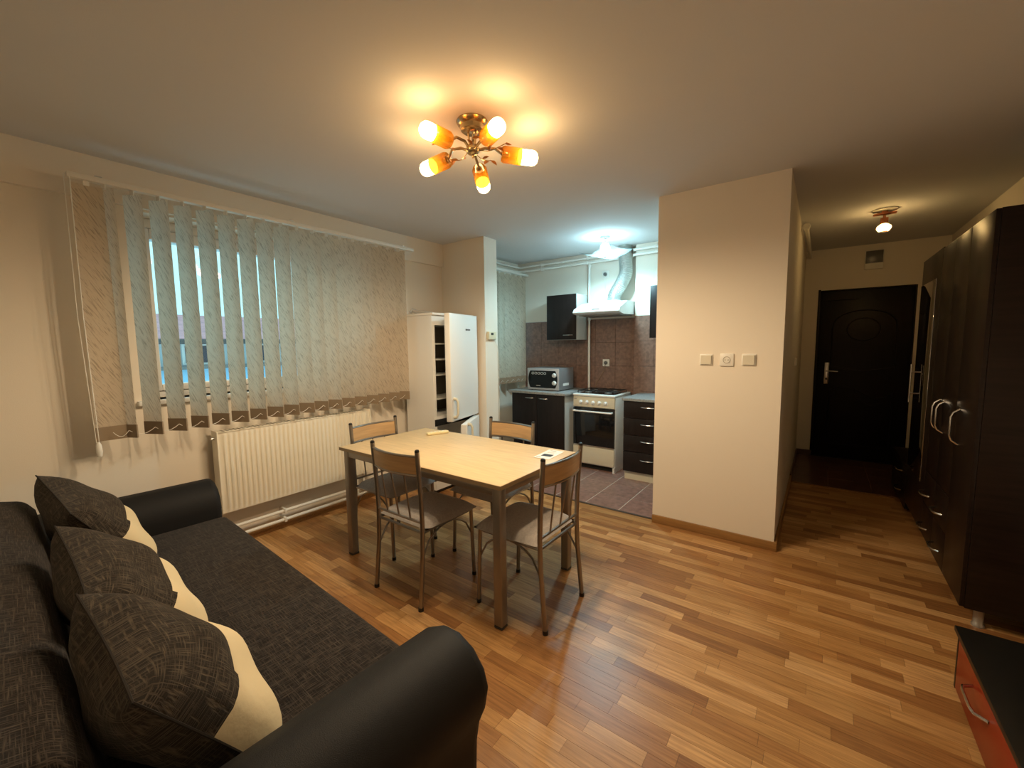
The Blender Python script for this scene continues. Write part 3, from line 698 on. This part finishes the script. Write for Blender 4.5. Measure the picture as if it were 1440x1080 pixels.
MB().tube([(SX0+.025, SY-.008, .672), (SX0+.025, SY-.042, .672), (SX0+.04, SY-.046, .672), (SX1-.04, SY-.046, .672), (SX1-.025, SY-.042, .672), (SX1-.025, SY-.008, .672)], .0095, 10).build('handle', WHITE, od)
B((SX0+.004, SY-.006, .075), (SX1-.004, SY+.02, .268), .004).build('storage_drawer', CREAME, st)
for gx in (-2.115, -1.875):
    g = MB()
    for dx in (-.10, 0, .10): g.tube([(gx+dx, SY+.06, .89), (gx+dx, YK-.10, .89)], .005, 6)
    for yy in (SY+.06, SY+.16, SY+.30, YK-.10): g.tube([(gx-.10, yy, .89), (gx+.10, yy, .89)], .005, 6)
    for dx in (-.10, .10):
        for yy in (SY+.06, YK-.10): g.tube([(gx+dx, yy, .89), (gx+dx, yy, .864)], .005, 6)
    g.build('pan_grate', BLACK, st)
    for gy in (SY+.12, SY+.31): MB().lathe([(.04, 0), (.04, .008), (.028, .010), (.026, .016), (0, .016)], (gx, gy, .866), (0,0,1), 18).build('burner', P('burner_alu', (.35,.35,.35), .4, .8), st)

# microwave
mw = thing('microwave', (-2.64, 4.36, .868), 'silver grey microwave oven with two dials on the countertop', 'microwave')
MX0, MX1, MY, MZ0, MZ1 = -2.865, -2.425, 4.175, .878, 1.135
B((MX0, MY+.012, MZ0), (MX1, MY+.36, MZ1), .006).build('case', STEEL, mw)
ff = B((MX0, MY, MZ0), (MX1, MY+.014, MZ1), .005).build('front_frame', P('silver_front', (.50,.49,.50), .35, .3), mw)
def barrel(x0, x1, z0, z1, b, y0, y1):
    zc = (z0+z1)/2; hz = (z1-z0)/2
    p = [(x0+b*(t*t), zc+hz*t) for t in [-1+i/6 for i in range(13)]]+[(x1-b*(t*t), zc+hz*t) for t in [1-i/6 for i in range(13)]]
    return MB().prism(p, 1, y0, y1)
barrel(MX0+.018, MX1-.018, MZ0+.025, MZ1-.028, .028, MY-.005, MY+.001).build('door_glass', OVENG, mw)
for k in range(5):
    MB().tube([(MX0+.085+.042*k+.016*math.cos(2*PI*i/12), MY-.0055, 1.075+.013*math.sin(2*PI*i/12)) for i in range(13)], .0028, 6).build('ring_mark', P('pale_print', (.55,.54,.50), .5), ff)
MB().box((MX0+.13, MY-.0057, .925), (MX0+.19, MY-.0050, .931)).build('maker_mark', P('pale_print', (.55,.54,.50), .5), ff)
for z_ in (1.055, .965):
    kn = MB().lathe([(.026, 0), (.026, .008), (.021, .012), (.020, .026), (0, .028)], (MX1-.055, MY-.004, z_), (0, -1, 0), 20).build('dial', WHITE, mw)
    B((MX1-.058, MY-.034, z_-.018), (MX1-.052, MY-.030, z_+.018)).build('grip', STEEL, kn)
MB().box((MX1-.001, MY+.10, .925), (MX1+.001, MY+.24, .955)).build('side_label', PAPER, mw)
for fx in (MX0+.04, MX1-.04):
    for fy in (MY+.05, MY+.31): MB().lathe([(.012, 0), (.012, .012)], (fx, fy, .868), (0,0,1), 10).build('foot', BLACK, mw)

# wall cabinets
wc = thing('wall_cabinet', (-2.52, 4.54, 1.47), 'wenge wall cabinet left of the range hood', 'wall cabinet')
CY = 4.385
B((-2.715, CY+.018, 1.47), (-2.315, YK-.009, 2.005), .002).build('carcass', GREYL, wc)
dd = B((-2.715, CY, 1.472), (-2.317, CY+.017, 2.003), .002).build('door', WENGEK, wc)
bow_handle(dd, (-2.425, CY, 1.525), .13, (1,0,0), (0,-1,0), depth=.02)
wc = thing('wall_cabinet', (-1.22, 4.45, 1.47), 'wenge wall cabinet half hidden by the cream wall block', 'wall cabinet')
B((-1.425, 4.318, 1.472), (-1.03, 4.599, 2.0), .002).build('carcass', GREYL, wc)
B((-1.425, 4.30, 1.472), (-1.03, 4.317, 2.0), .002).build('door', WENGEK, wc)

# range hood with duct
hd = thing('range_hood', (-1.97, 4.45, 1.73), 'white slanted range hood above the stove', 'range hood')
HX0, HX1 = -2.245, -1.705
MB().prism([(4.19, 1.752), (4.185, 1.775), (4.20, 1.80), (4.42, 1.885), (YK-.009, 1.885), (YK-.009, 1.74), (4.30, 1.735)], 0, HX0, HX1).build('canopy', WHITE, hd)
B((HX0+.03, 4.27, 1.727), (HX1-.03, 4.62, 1.7375)).build('filter', P('filter_grey', (.25,.25,.24), .5, .5), hd)
MB().tube([(HX0-.002, 4.192, 1.765), (HX1+.002, 4.192, 1.765)], .014, 10).build('front_rim', WHITE, hd)
B((-2.02, 4.187, 1.792), (-1.93, 4.215, 1.799)).build('switch_strip', GREYL, hd)
dk = thing('exhaust_duct', (-1.86, 4.55, 1.885), 'flexible silver exhaust duct rising from the range hood', 'duct')
cps = [(-1.90, 4.50, 1.889), (-1.885, 4.50, 1.97), (-1.82, 4.51, 2.08), (-1.775, 4.53, 2.20), (-1.79, 4.55, 2.33), (-1.80, 4.56, 2.44), (-1.80, 4.56, 2.50)]
def catmull(P_, n):
    P_ = [Vector(p) for p in P_]; P_ = [P_[0]*2-P_[1]]+P_+[P_[-1]*2-P_[-2]]; out = []
    for i in range(1, len(P_)-2):
        for k in range(n):
            t_ = k/n; a, b_, c, d_ = P_[i-1], P_[i], P_[i+1], P_[i+2]
            out.append(.5*((2*b_)+(c-a)*t_+(2*a-5*b_+4*c-d_)*t_*t_+(3*b_-a-3*c+d_)*t_**3))
    out.append(P_[-2]); return out
pp = catmull(cps, 16)
MB().tube(pp, [.070+.004*(i % 2) for i in range(len(pp))], 24).build('hose', ALU, dk, smooth=25)
MB().lathe([(.072, 0), (.082, .004), (.082, .012), (.072, .016)], (-1.90, 4.50, 1.885), (0,0,1), 24).build('collar', WHITE, dk)

# white pipes along the kitchen walls
for z_, lab in ((2.44, 'upper white pipe under the kitchen ceiling'), (2.385, 'lower white pipe under the kitchen ceiling')):
    kp = thing('ceiling_pipe', (-2.5, 4.65, z_), lab, 'pipe', 'heating pipes under the kitchen ceiling')
    MB().tube([(-3.31, 3.47, z_), (-3.31, 4.62, z_), (-3.285, 4.645, z_), (-1.74, 4.645, z_), (-1.70, 4.56, z_), (-1.03, 4.56, z_)], .014, 10).build('tube', PIPE, kp)
    for xx in (-2.95, -2.30): B((xx-.012, 4.63, z_-.018), (xx+.012, YK, z_+.018), .004).build('clip', WHITEP, kp)
gp = thing('gas_pipe', (-2.27, 4.66, .86), 'thin white gas pipe running down the tiles behind the stove', 'pipe')
MB().tube([(-2.28, 4.655, 2.37), (-2.275, 4.655, .80)], .014, 10).build('tube', PIPE, gp)
for z_ in (1.70, 2.33): MB().lathe([(.020, 0), (.020, .03)], (-2.277, 4.655, z_), (0,0,1), 14).build('coupling', WHITEP, gp)
cp = thing('riser_pipe', (-1.05, 4.56, 1.0), 'white riser pipe at the corner of the kitchen chimney', 'pipe')
MB().tube([(-1.075, 4.53, 2.37), (-1.075, 4.53, .87)], .012, 10).build('tube', PIPE, cp)
MB().lathe([(.024, 0), (.026, .02), (.020, .05)], (-1.075, 4.53, 2.36), (0,0,1), 12).build('valve', WHITEP, cp)

def socket(label, c, n, size=.082, plug=False, cat='socket'):
    """wall socket at c, facing n (0,-1,0)"""
    th = thing('wall_socket', c, label, cat)
    x, y_, z_ = c; s = size/2
    B((x-s, y_-.011, z_-s), (x+s, y_, z_+s), .004).build('plate', WHITEP, th)
    MB().lathe([(.0, -.001), (.021, -.001), (.024, .001), (.024, .003), (.021, .003)], (x, y_-.011, z_), (0, -1, 0), 22).build('well', P('socket_well', (.36,.33,.27), .5), th)
    for dx in (-.0095, .0095): MB().lathe([(0, 0), (.0028, 0), (.0028, .0012), (0, .0012)], (x+dx, y_-.0115, z_), (0, -1, 0), 10).build('hole', DARKG, th)
    if plug: MB().lathe([(.019, 0), (.019, .02), (.012, .035), (0, .036)], (x, y_-.013, z_), (0, -1, 0), 16).build('plug', P('grey_plug', (.15,.15,.15), .5), th)
    return th
s1 = socket('white socket high on the kitchen wall beside the duct', (-2.083, YK, 2.232), None, .085, True)
MB().tube([(-2.083, YK-.03, 2.215), (-2.083, YK-.02, 2.12), (-2.075, YK-.015, 2.02), (-2.045, YK-.02, 1.94), (-2.02, YK-.02, 1.886)], .004, 6).build('cord', WHITEP, s1)
s2 = socket('white socket on the brown tiles above the stove', (-2.063, YK-.008, 1.19), None, .085, True)
MB().tube([(-2.063, YK-.04, 1.17), (-2.08, YK-.025, 1.10), (-2.13, YK-.022, 1.02), (-2.18, YK-.022, .95), (-2.20, YK-.022, .875)], .004, 6).build('cord', P('brown_cord', (.30,.19,.11), .6), s2)

# switches on the cream wall block
def rocker(label, x, z_):
    th = thing('light_switch', (x, 3.235, z_), label, 'light switch', 'switches on the cream wall block')
    B((x-.043, 3.225, z_-.040), (x+.043, 3.235, z_+.040), .004).build('plate', WHITEP, th)
    m = MB().prism([(3.225, z_-.032), (3.218, z_-.032), (3.214, z_+.030), (3.225, z_+.032)], 0, x-.034, x+.034)
    m.build('rocker', P('rocker_beige', (.70,.66,.54), .4), th)
rocker('single rocker switch left of the socket on the cream wall block', -.658, 1.296)
socket('white socket between two switches on the cream wall block', (-.525, 3.235, 1.296), None, .088)
rocker('single rocker switch right of the socket on the cream wall block', -.390, 1.298)
th = thing('light_switch', (-.196, 4.86, 1.22), 'small switch on the hallway side of the wall block', 'light switch')
B((-.196, 4.82, 1.18), (-.186, 4.90, 1.26), .003).build('plate', WHITEP, th)
B((-.187, 4.83, 1.19), (-.180, 4.89, 1.25), .002).build('rocker', WHITEP, th)

# ------------------------------------------------------------------ hallway
hp = thing('hall_pipe', (-.14, 5.5, 2.40), 'white pipe with a thick coupling under the hallway ceiling', 'pipe')
MB().tube([(-.155, 4.80, 2.455), (-.150, 5.4, 2.435), (-.150, YE, 2.42)], .016, 12).build('tube', PIPE, hp)
MB().lathe([(.0, 0), (.026, .0), (.030, .02), (.026, .05), (.024, .10), (.018, .12)], (-.156, 4.72, 2.458), (0, 1, 0), 16).build('coupling', WHITEP, hp)
MB().tube([(-.156, 4.75, 2.458), (-.196, 4.75, 2.458)], .016, 10).build('elbow', PIPE, hp)
vp = thing('fuse_box', (.43, YE, 2.22), 'grey and cream wall box above the entrance door', 'wall box')
B((.353, YE-.03, 2.22), (.515, YE, 2.425), .004).build('case', WHITEP, vp)
B((.360, YE-.034, 2.285), (.509, YE-.029, 2.422), .002).build('cover', P('smoked_cover', (.13,.125,.12), .3), vp)

HXW = .63                                     # front plane of the hall furniture
def c_handle(parent, y_, z_, L=.16, vert=True):
    x = HXW-.018; d_ = .034
    if vert: pts = [(x, y_, z_-L/2), (x-d_*.75, y_, z_-L/2+.02), (x-d_, y_, z_-L/2+.045), (x-d_, y_, z_+L/2-.045), (x-d_*.75, y_, z_+L/2-.02), (x, y_, z_+L/2)]
    else: pts = [(x, y_-L/2, z_), (x-d_*.75, y_-L/2+.018, z_), (x-d_, y_-L/2+.04, z_), (x-d_, y_+L/2-.04, z_), (x-d_*.75, y_+L/2-.018, z_), (x, y_+L/2, z_)]
    return MB().tube(pts, .0058, 8).build('handle', CHROME, parent)
wr = thing('wardrobe', (.83, 3.39, 0), 'tall dark wenge wardrobe with three doors and four drawers', 'wardrobe')
WY = [2.885, 3.255, 3.575, 3.895]
MB().box((HXW, WY[0], .095), (XR-.005, WY[0]+.018, 2.013), .002).box((HXW, WY[3]-.018, .095), (XR-.005, WY[3], 2.013)).box((HXW, WY[0]+.018, 1.995), (XR-.005, WY[3]-.018, 2.013)).box((HXW, WY[0]+.018, .095), (XR-.005, WY[3]-.018, .113)).box((XR-.015, WY[0]+.018, .113), (XR-.005, WY[3]-.018, 1.995)).box((HXW+.01, WY[1]-.009, .113), (XR-.015, WY[1]+.009, 1.995)).build('carcass', WENGE, wr)
dz = [(.10, 2.01), (.545, 2.01), (.545, 2.01)]
for k, hy in enumerate((3.17, 3.52, 3.63)):
    dd = B((HXW-.018, WY[k]+.001, dz[k][0]), (HXW-.001, WY[k+1]-.001, dz[k][1]), .0015).build('door', WENGE, wr)
    c_handle(dd, hy, .955, .19)
for k in (1, 2):
    for z0, z1 in ((.10, .318), (.322, .541)):
        dd = B((HXW-.018, WY[k]+.001, z0), (HXW-.001, WY[k+1]-.001, z1), .0015).build('drawer', WENGE, wr)
        c_handle(dd, (WY[k]+WY[k+1])/2+(.02 if k == 1 else .05), z0+.08, .15, False)
for fx, fy in ((.69, 2.93), (.69, 3.85), (.99, 2.93), (.99, 3.85)):
    ft = MB().lathe([(.024, 0), (.024, .012), (.019, .018), (.019, .08), (.024, .086), (.024, .095)], (fx, fy, 0), (0,0,1), 16).build('foot', P('satin_foot', (.40,.37,.33), .4, .6), wr)
mc = thing('mirror_cabinet', (.83, 4.23, 0), 'dark hall cabinet with a tall mirror door beside the wardrobe', 'cabinet')
B((HXW, 3.90, .095), (XR-.005, 4.565, 2.023), .002).build('carcass', WENGE, mc)
dd = B((HXW-.018, 3.901, .10), (HXW-.001, 4.564, 2.02), .0015).build('door', WENGE, mc)
B((HXW-.022, 4.03, .42), (HXW-.0175, 4.56, 1.835), .001).build('mirror', MIRROR, dd)['label'] = 'tall dark mirror'
MB().tube([(HXW-.052, 4.49, .93), (HXW-.052, 4.49, 1.23)], .006, 10).tube([(HXW-.052, 4.49, 1.0), (HXW-.02, 4.49, 1.0)], .005, 8).tube([(HXW-.052, 4.49, 1.17), (HXW-.02, 4.49, 1.17)], .005, 8).build('handle', CHROME, dd)
for fx, fy in ((.69, 3.95), (.69, 4.5), (.99, 3.95), (.99, 4.5)): MB().lathe([(.024, 0), (.02, .015), (.02, .095)], (fx, fy, 0), (0,0,1), 14).build('foot', P('satin_foot', (.4,.37,.33), .4, .6), mc)
lc = thing('shoe_cabinet', (.83, 4.93, 0), 'low dark shoe cabinet with two drawers near the entrance door', 'cabinet')
B((HXW, 4.57, .03), (XR-.005, 5.36, .375), .002).build('carcass', WENGE, lc)
B((HXW-.02, 4.57, .376), (XR-.005, 5.37, .394), .002).build('top', WENGE, lc)
for z0, z1 in ((.035, .20), (.205, .372)):
    dd = B((HXW-.018, 4.572, z0), (HXW-.001, 5.358, z1), .0015).build('drawer', WENGE, lc)
    c_handle(dd, 4.86, z0+.10, .17, False)
for fx, fy in ((.69, 4.62), (.69, 5.3), (.99, 4.62), (.99, 5.3)): B((fx-.02, fy-.02, 0), (fx+.02, fy+.02, .031)).build('foot', BLACK, lc)

# low tv cabinet at the lower right
tv = thing('tv_cabinet', (.77, 1.5, 0), 'low television cabinet with red fronts and a black top', 'cabinet')
B((.515, .45, .02), (1.03, 2.318, .245), .002).build('carcass', BLACKG, tv)
B((.488, .43, .246), (1.035, 2.335, .268), .003).build('top', BLACKG, tv)
for y0, y1 in ((.46, 1.39), (1.395, 2.298)):
    dd = B((.497, y0, .025), (.514, y1, .243), .002).build('drawer', RED, tv)
    yc = (y0+y1)/2+.16
    MB().tube([(.497, yc-.09, .175), (.468, yc-.07, .175), (.463, yc-.045, .175), (.463, yc+.045, .175), (.468, yc+.07, .175), (.497, yc+.09, .175)], .0055, 8).build('handle', CHROME, dd)
B((.497, 2.300, .02), (1.03, 2.318, .245), .001).build('end_panel', BLACKG, tv)
for fx in (.56, .98):
    for fy in (.5, 1.4, 2.26): B((fx-.02, fy-.02, 0), (fx+.02, fy+.02, .021)).build('foot', BLACK, tv)

# ------------------------------------------------------------------ ceiling lamps
HUB = Vector((-1.41, 1.60, 2.366))
lp = thing('ceiling_lamp', (HUB.x, HUB.y, H), 'five-armed brass ceiling lamp with amber glass shades above the table', 'ceiling lamp')
MB().lathe([(0, 0), (.075, 0), (.078, -.006), (.070, -.020), (.060, -.026), (.055, -.045), (.045, -.052), (0, -.054)], (HUB.x, HUB.y, H), (0,0,1), 32).build('canopy', BRASS, lp)
for k in range(3):
    a = k*2*PI/3; MB().tube([(HUB.x+.022*math.cos(a), HUB.y+.022*math.sin(a), H-.05), (HUB.x+.016*math.cos(a), HUB.y+.016*math.sin(a), HUB.z+.02)], .005, 8).build('stem', BRASS, lp)
MB().lathe([(0, .022), (.026, .020), (.034, .010), (.034, -.006), (.026, -.016), (.018, -.020), (.006, -.024), (.005, -.036), (0, -.038)], HUB, (0,0,1), 20).build('hub', BRASS, lp)
def leaf(c, d_, s):
    """small pointed folded leaf"""
    d_ = Vector(d_).normalized(); sd = d_.cross(Vector((0,0,1))).normalized(); n_ = sd.cross(d_); c = Vector(c); m = MB()
    top = [c, c+d_*s*.35+sd*s*.28+n_*.004, c+d_*s*.7+sd*s*.2+n_*.004, c+d_*s, c+d_*s*.7-sd*s*.2+n_*.004, c+d_*s*.35-sd*s*.28+n_*.004, c+d_*s*.5-n_*.003]
    bot = [p-n_*.0015 for p in top]; ring = [(0,1),(1,2),(2,3),(3,4),(4,5),(5,0)]
    return m.add(top+bot, [(a, b_, 6) for a, b_ in ring]+[(b_+7, a+7, 13) for a, b_ in ring]+[(a, a+7, b_+7, b_) for a, b_ in ring])
ARM = [(-97, .002, .30), (-24, -.005, .295), (46, -.022, .325), (119, -.090, .290), (191, -.042, .310)]
for k, (az, dzt, rr) in enumerate(ARM):
    a = math.radians(az); rad = Vector((math.cos(a), math.sin(a), 0)); tan = Vector((-math.sin(a), math.cos(a), 0))
    tip = HUB+rad*rr+Vector((0,0,dzt)); base = HUB+rad*.155+Vector((0,0,-.004+.3*dzt)); ax = (tip-base).normalized()
    am = MB().tube([HUB+rad*.02, HUB+rad*.06+tan*.012+Vector((0,0,.018)), HUB+rad*.11+tan*.012+Vector((0,0,.020)), base-ax*.012], .0068, 8).build('arm', BRASS, lp)
    MB().lathe([(0, -.014), (.016, -.012), (.018, .0), (.018, .022), (.014, .026), (0, .026)], base, ax, 16).build('holder', BRASS, am)
    sh = MB().lathe([(.034, -.012), (.039, .0), (.039, .086)], base, ax, 24)
    sh.lathe([(.032, -.012), (.037, .001), (.037, .086)], base, ax, 24).build('shade', AMBER, lp)['label'] = 'amber glass shade'
    Lb = (tip-base).length
    MB().lathe([(0, .072), (.026, .073), (.035, .080), (.036, Lb-.034), (.033, Lb-.018), (.023, Lb-.006), (.010, Lb-.001), (0, Lb)], base, ax, 20).build('bulb', BULBW, lp)
    spot = bpy.data.lights.new('bulb_light', 'SPOT'); spot.energy = 26; spot.color = WARMD; spot.spot_size = math.radians(176); spot.spot_blend = .55; spot.shadow_soft_size = .035
    so = bpy.data.objects.new('bulb_light', spot); COL.objects.link(so); so.parent = lp; so.location = tip+rad*.01+Vector((0,0,-.045))-Vector(lp.location)
    tw = [HUB+rad*.03-tan*.004, HUB+rad*.075-tan*.030+Vector((0,0,-.012)), HUB+rad*.115-tan*.055+Vector((0,0,-.004)), HUB+rad*.15-tan*.062+Vector((0,0,.012))]
    tg = MB().tube(catmull(tw, 4), .0022, 6).build('twig', BRASS, lp)
    for q, (i_, s_) in enumerate(((1, .038), (2, .044), (3, .042))):
        leaf(tw[i_], (rad*(.6 if q else .1)-tan*(.6 if q != 1 else -.5)+Vector((0,0,.25-.3*q))), s_).build('leaf', LEAFM, tg)

kl = thing('ceiling_lamp', (-1.80, 4.03, H), 'kitchen ceiling lamp with a curved frosted glass plate', 'ceiling lamp')
K = Vector((-1.80, 4.03, H))
MB().lathe([(0, 0), (.055, 0), (.055, -.012), (.048, -.02), (0, -.02)], K, (0,0,1), 24).build('canopy', CHROME, kl)
MB().tube([K+Vector((0,0,-.02)), K+Vector((0,0,-.075))], .006, 8).build('stem', CHROME, kl)
MB().lathe([(0, -.072), (.03, -.078), (.045, -.105), (.048, -.130), (.040, -.155), (.02, -.168), (0, -.170)], K, (0,0,1), 20).build('bulb', BULBK, kl)
spot = bpy.data.lights.new('bulb_light', 'SPOT'); spot.energy = 50; spot.color = COOL; spot.spot_size = math.radians(178); spot.spot_blend = .4; spot.shadow_soft_size = .05
so = bpy.data.objects.new('bulb_light', spot); COL.objects.link(so); so.parent = kl; so.location = (0, 0, -.235)
m = MB()
def plate(u, v, dz_):
    x = (u-.5)*.40; y_ = (v-.5)*.40; r_ = math.hypot(x, y_)
    return (K.x+x*.92+y_*.25, K.y+y_*.92-x*.25, H-.205+dz_+1.25*x*x+.55*y_*y_*(1 if x > 0 else .2)+.12*abs(x)*0)
m.grid(lambda u, v: plate(u, v, 0), 16, 16); m.grid(lambda u, v: plate(u, v, -.005), 16, 16)
m.build('glass_plate', FROST, kl)
MB().lathe([(0, -.196), (.014, -.198), (.014, -.212), (.006, -.220), (0, -.221)], K, (0,0,1), 14).build('finial', CHROME, kl)
MB().tube([K+Vector((0,0,-.168)), K+Vector((0,0,-.2))], .004, 6).build('rod', CHROME, kl)

hl = thing('ceiling_lamp', (.374, 4.72, H), 'small copper hallway lamp with a cut glass shade', 'ceiling lamp')
Q = Vector((.374, 4.72, H))
MB().lathe([(0, 0), (.085, 0), (.085, -.008), (.07, -.014), (0, -.014)], Q, (0,0,1), 24).build('ceiling_rose', WHITEP, hl)
m = MB().box((Q.x-.075, Q.y-.022, H-.042), (Q.x+.075, Q.y+.022, H-.026), .006).box((Q.x-.02, Q.y-.02, H-.028), (Q.x+.02, Q.y+.02, H-.013)); m.build('bar', COPPER, hl)
MB().lathe([(.010, -.04), (.010, -.065), (.026, -.068), (.026, -.118), (0, -.118)], Q, (0,0,1), 18).build('holder', COPPER, hl)
MB().lathe([(.024, -.118), (.046, -.135), (.050, -.15), (.036, -.172), (.030, -.178)], Q, (0,0,1), 10).build('shade', CLEARG, hl, smooth=5)
MB().lathe([(0, -.119), (.018, -.122), (.022, -.140), (.018, -.160), (0, -.166)], Q, (0,0,1), 14).build('bulb', BULBH, hl)
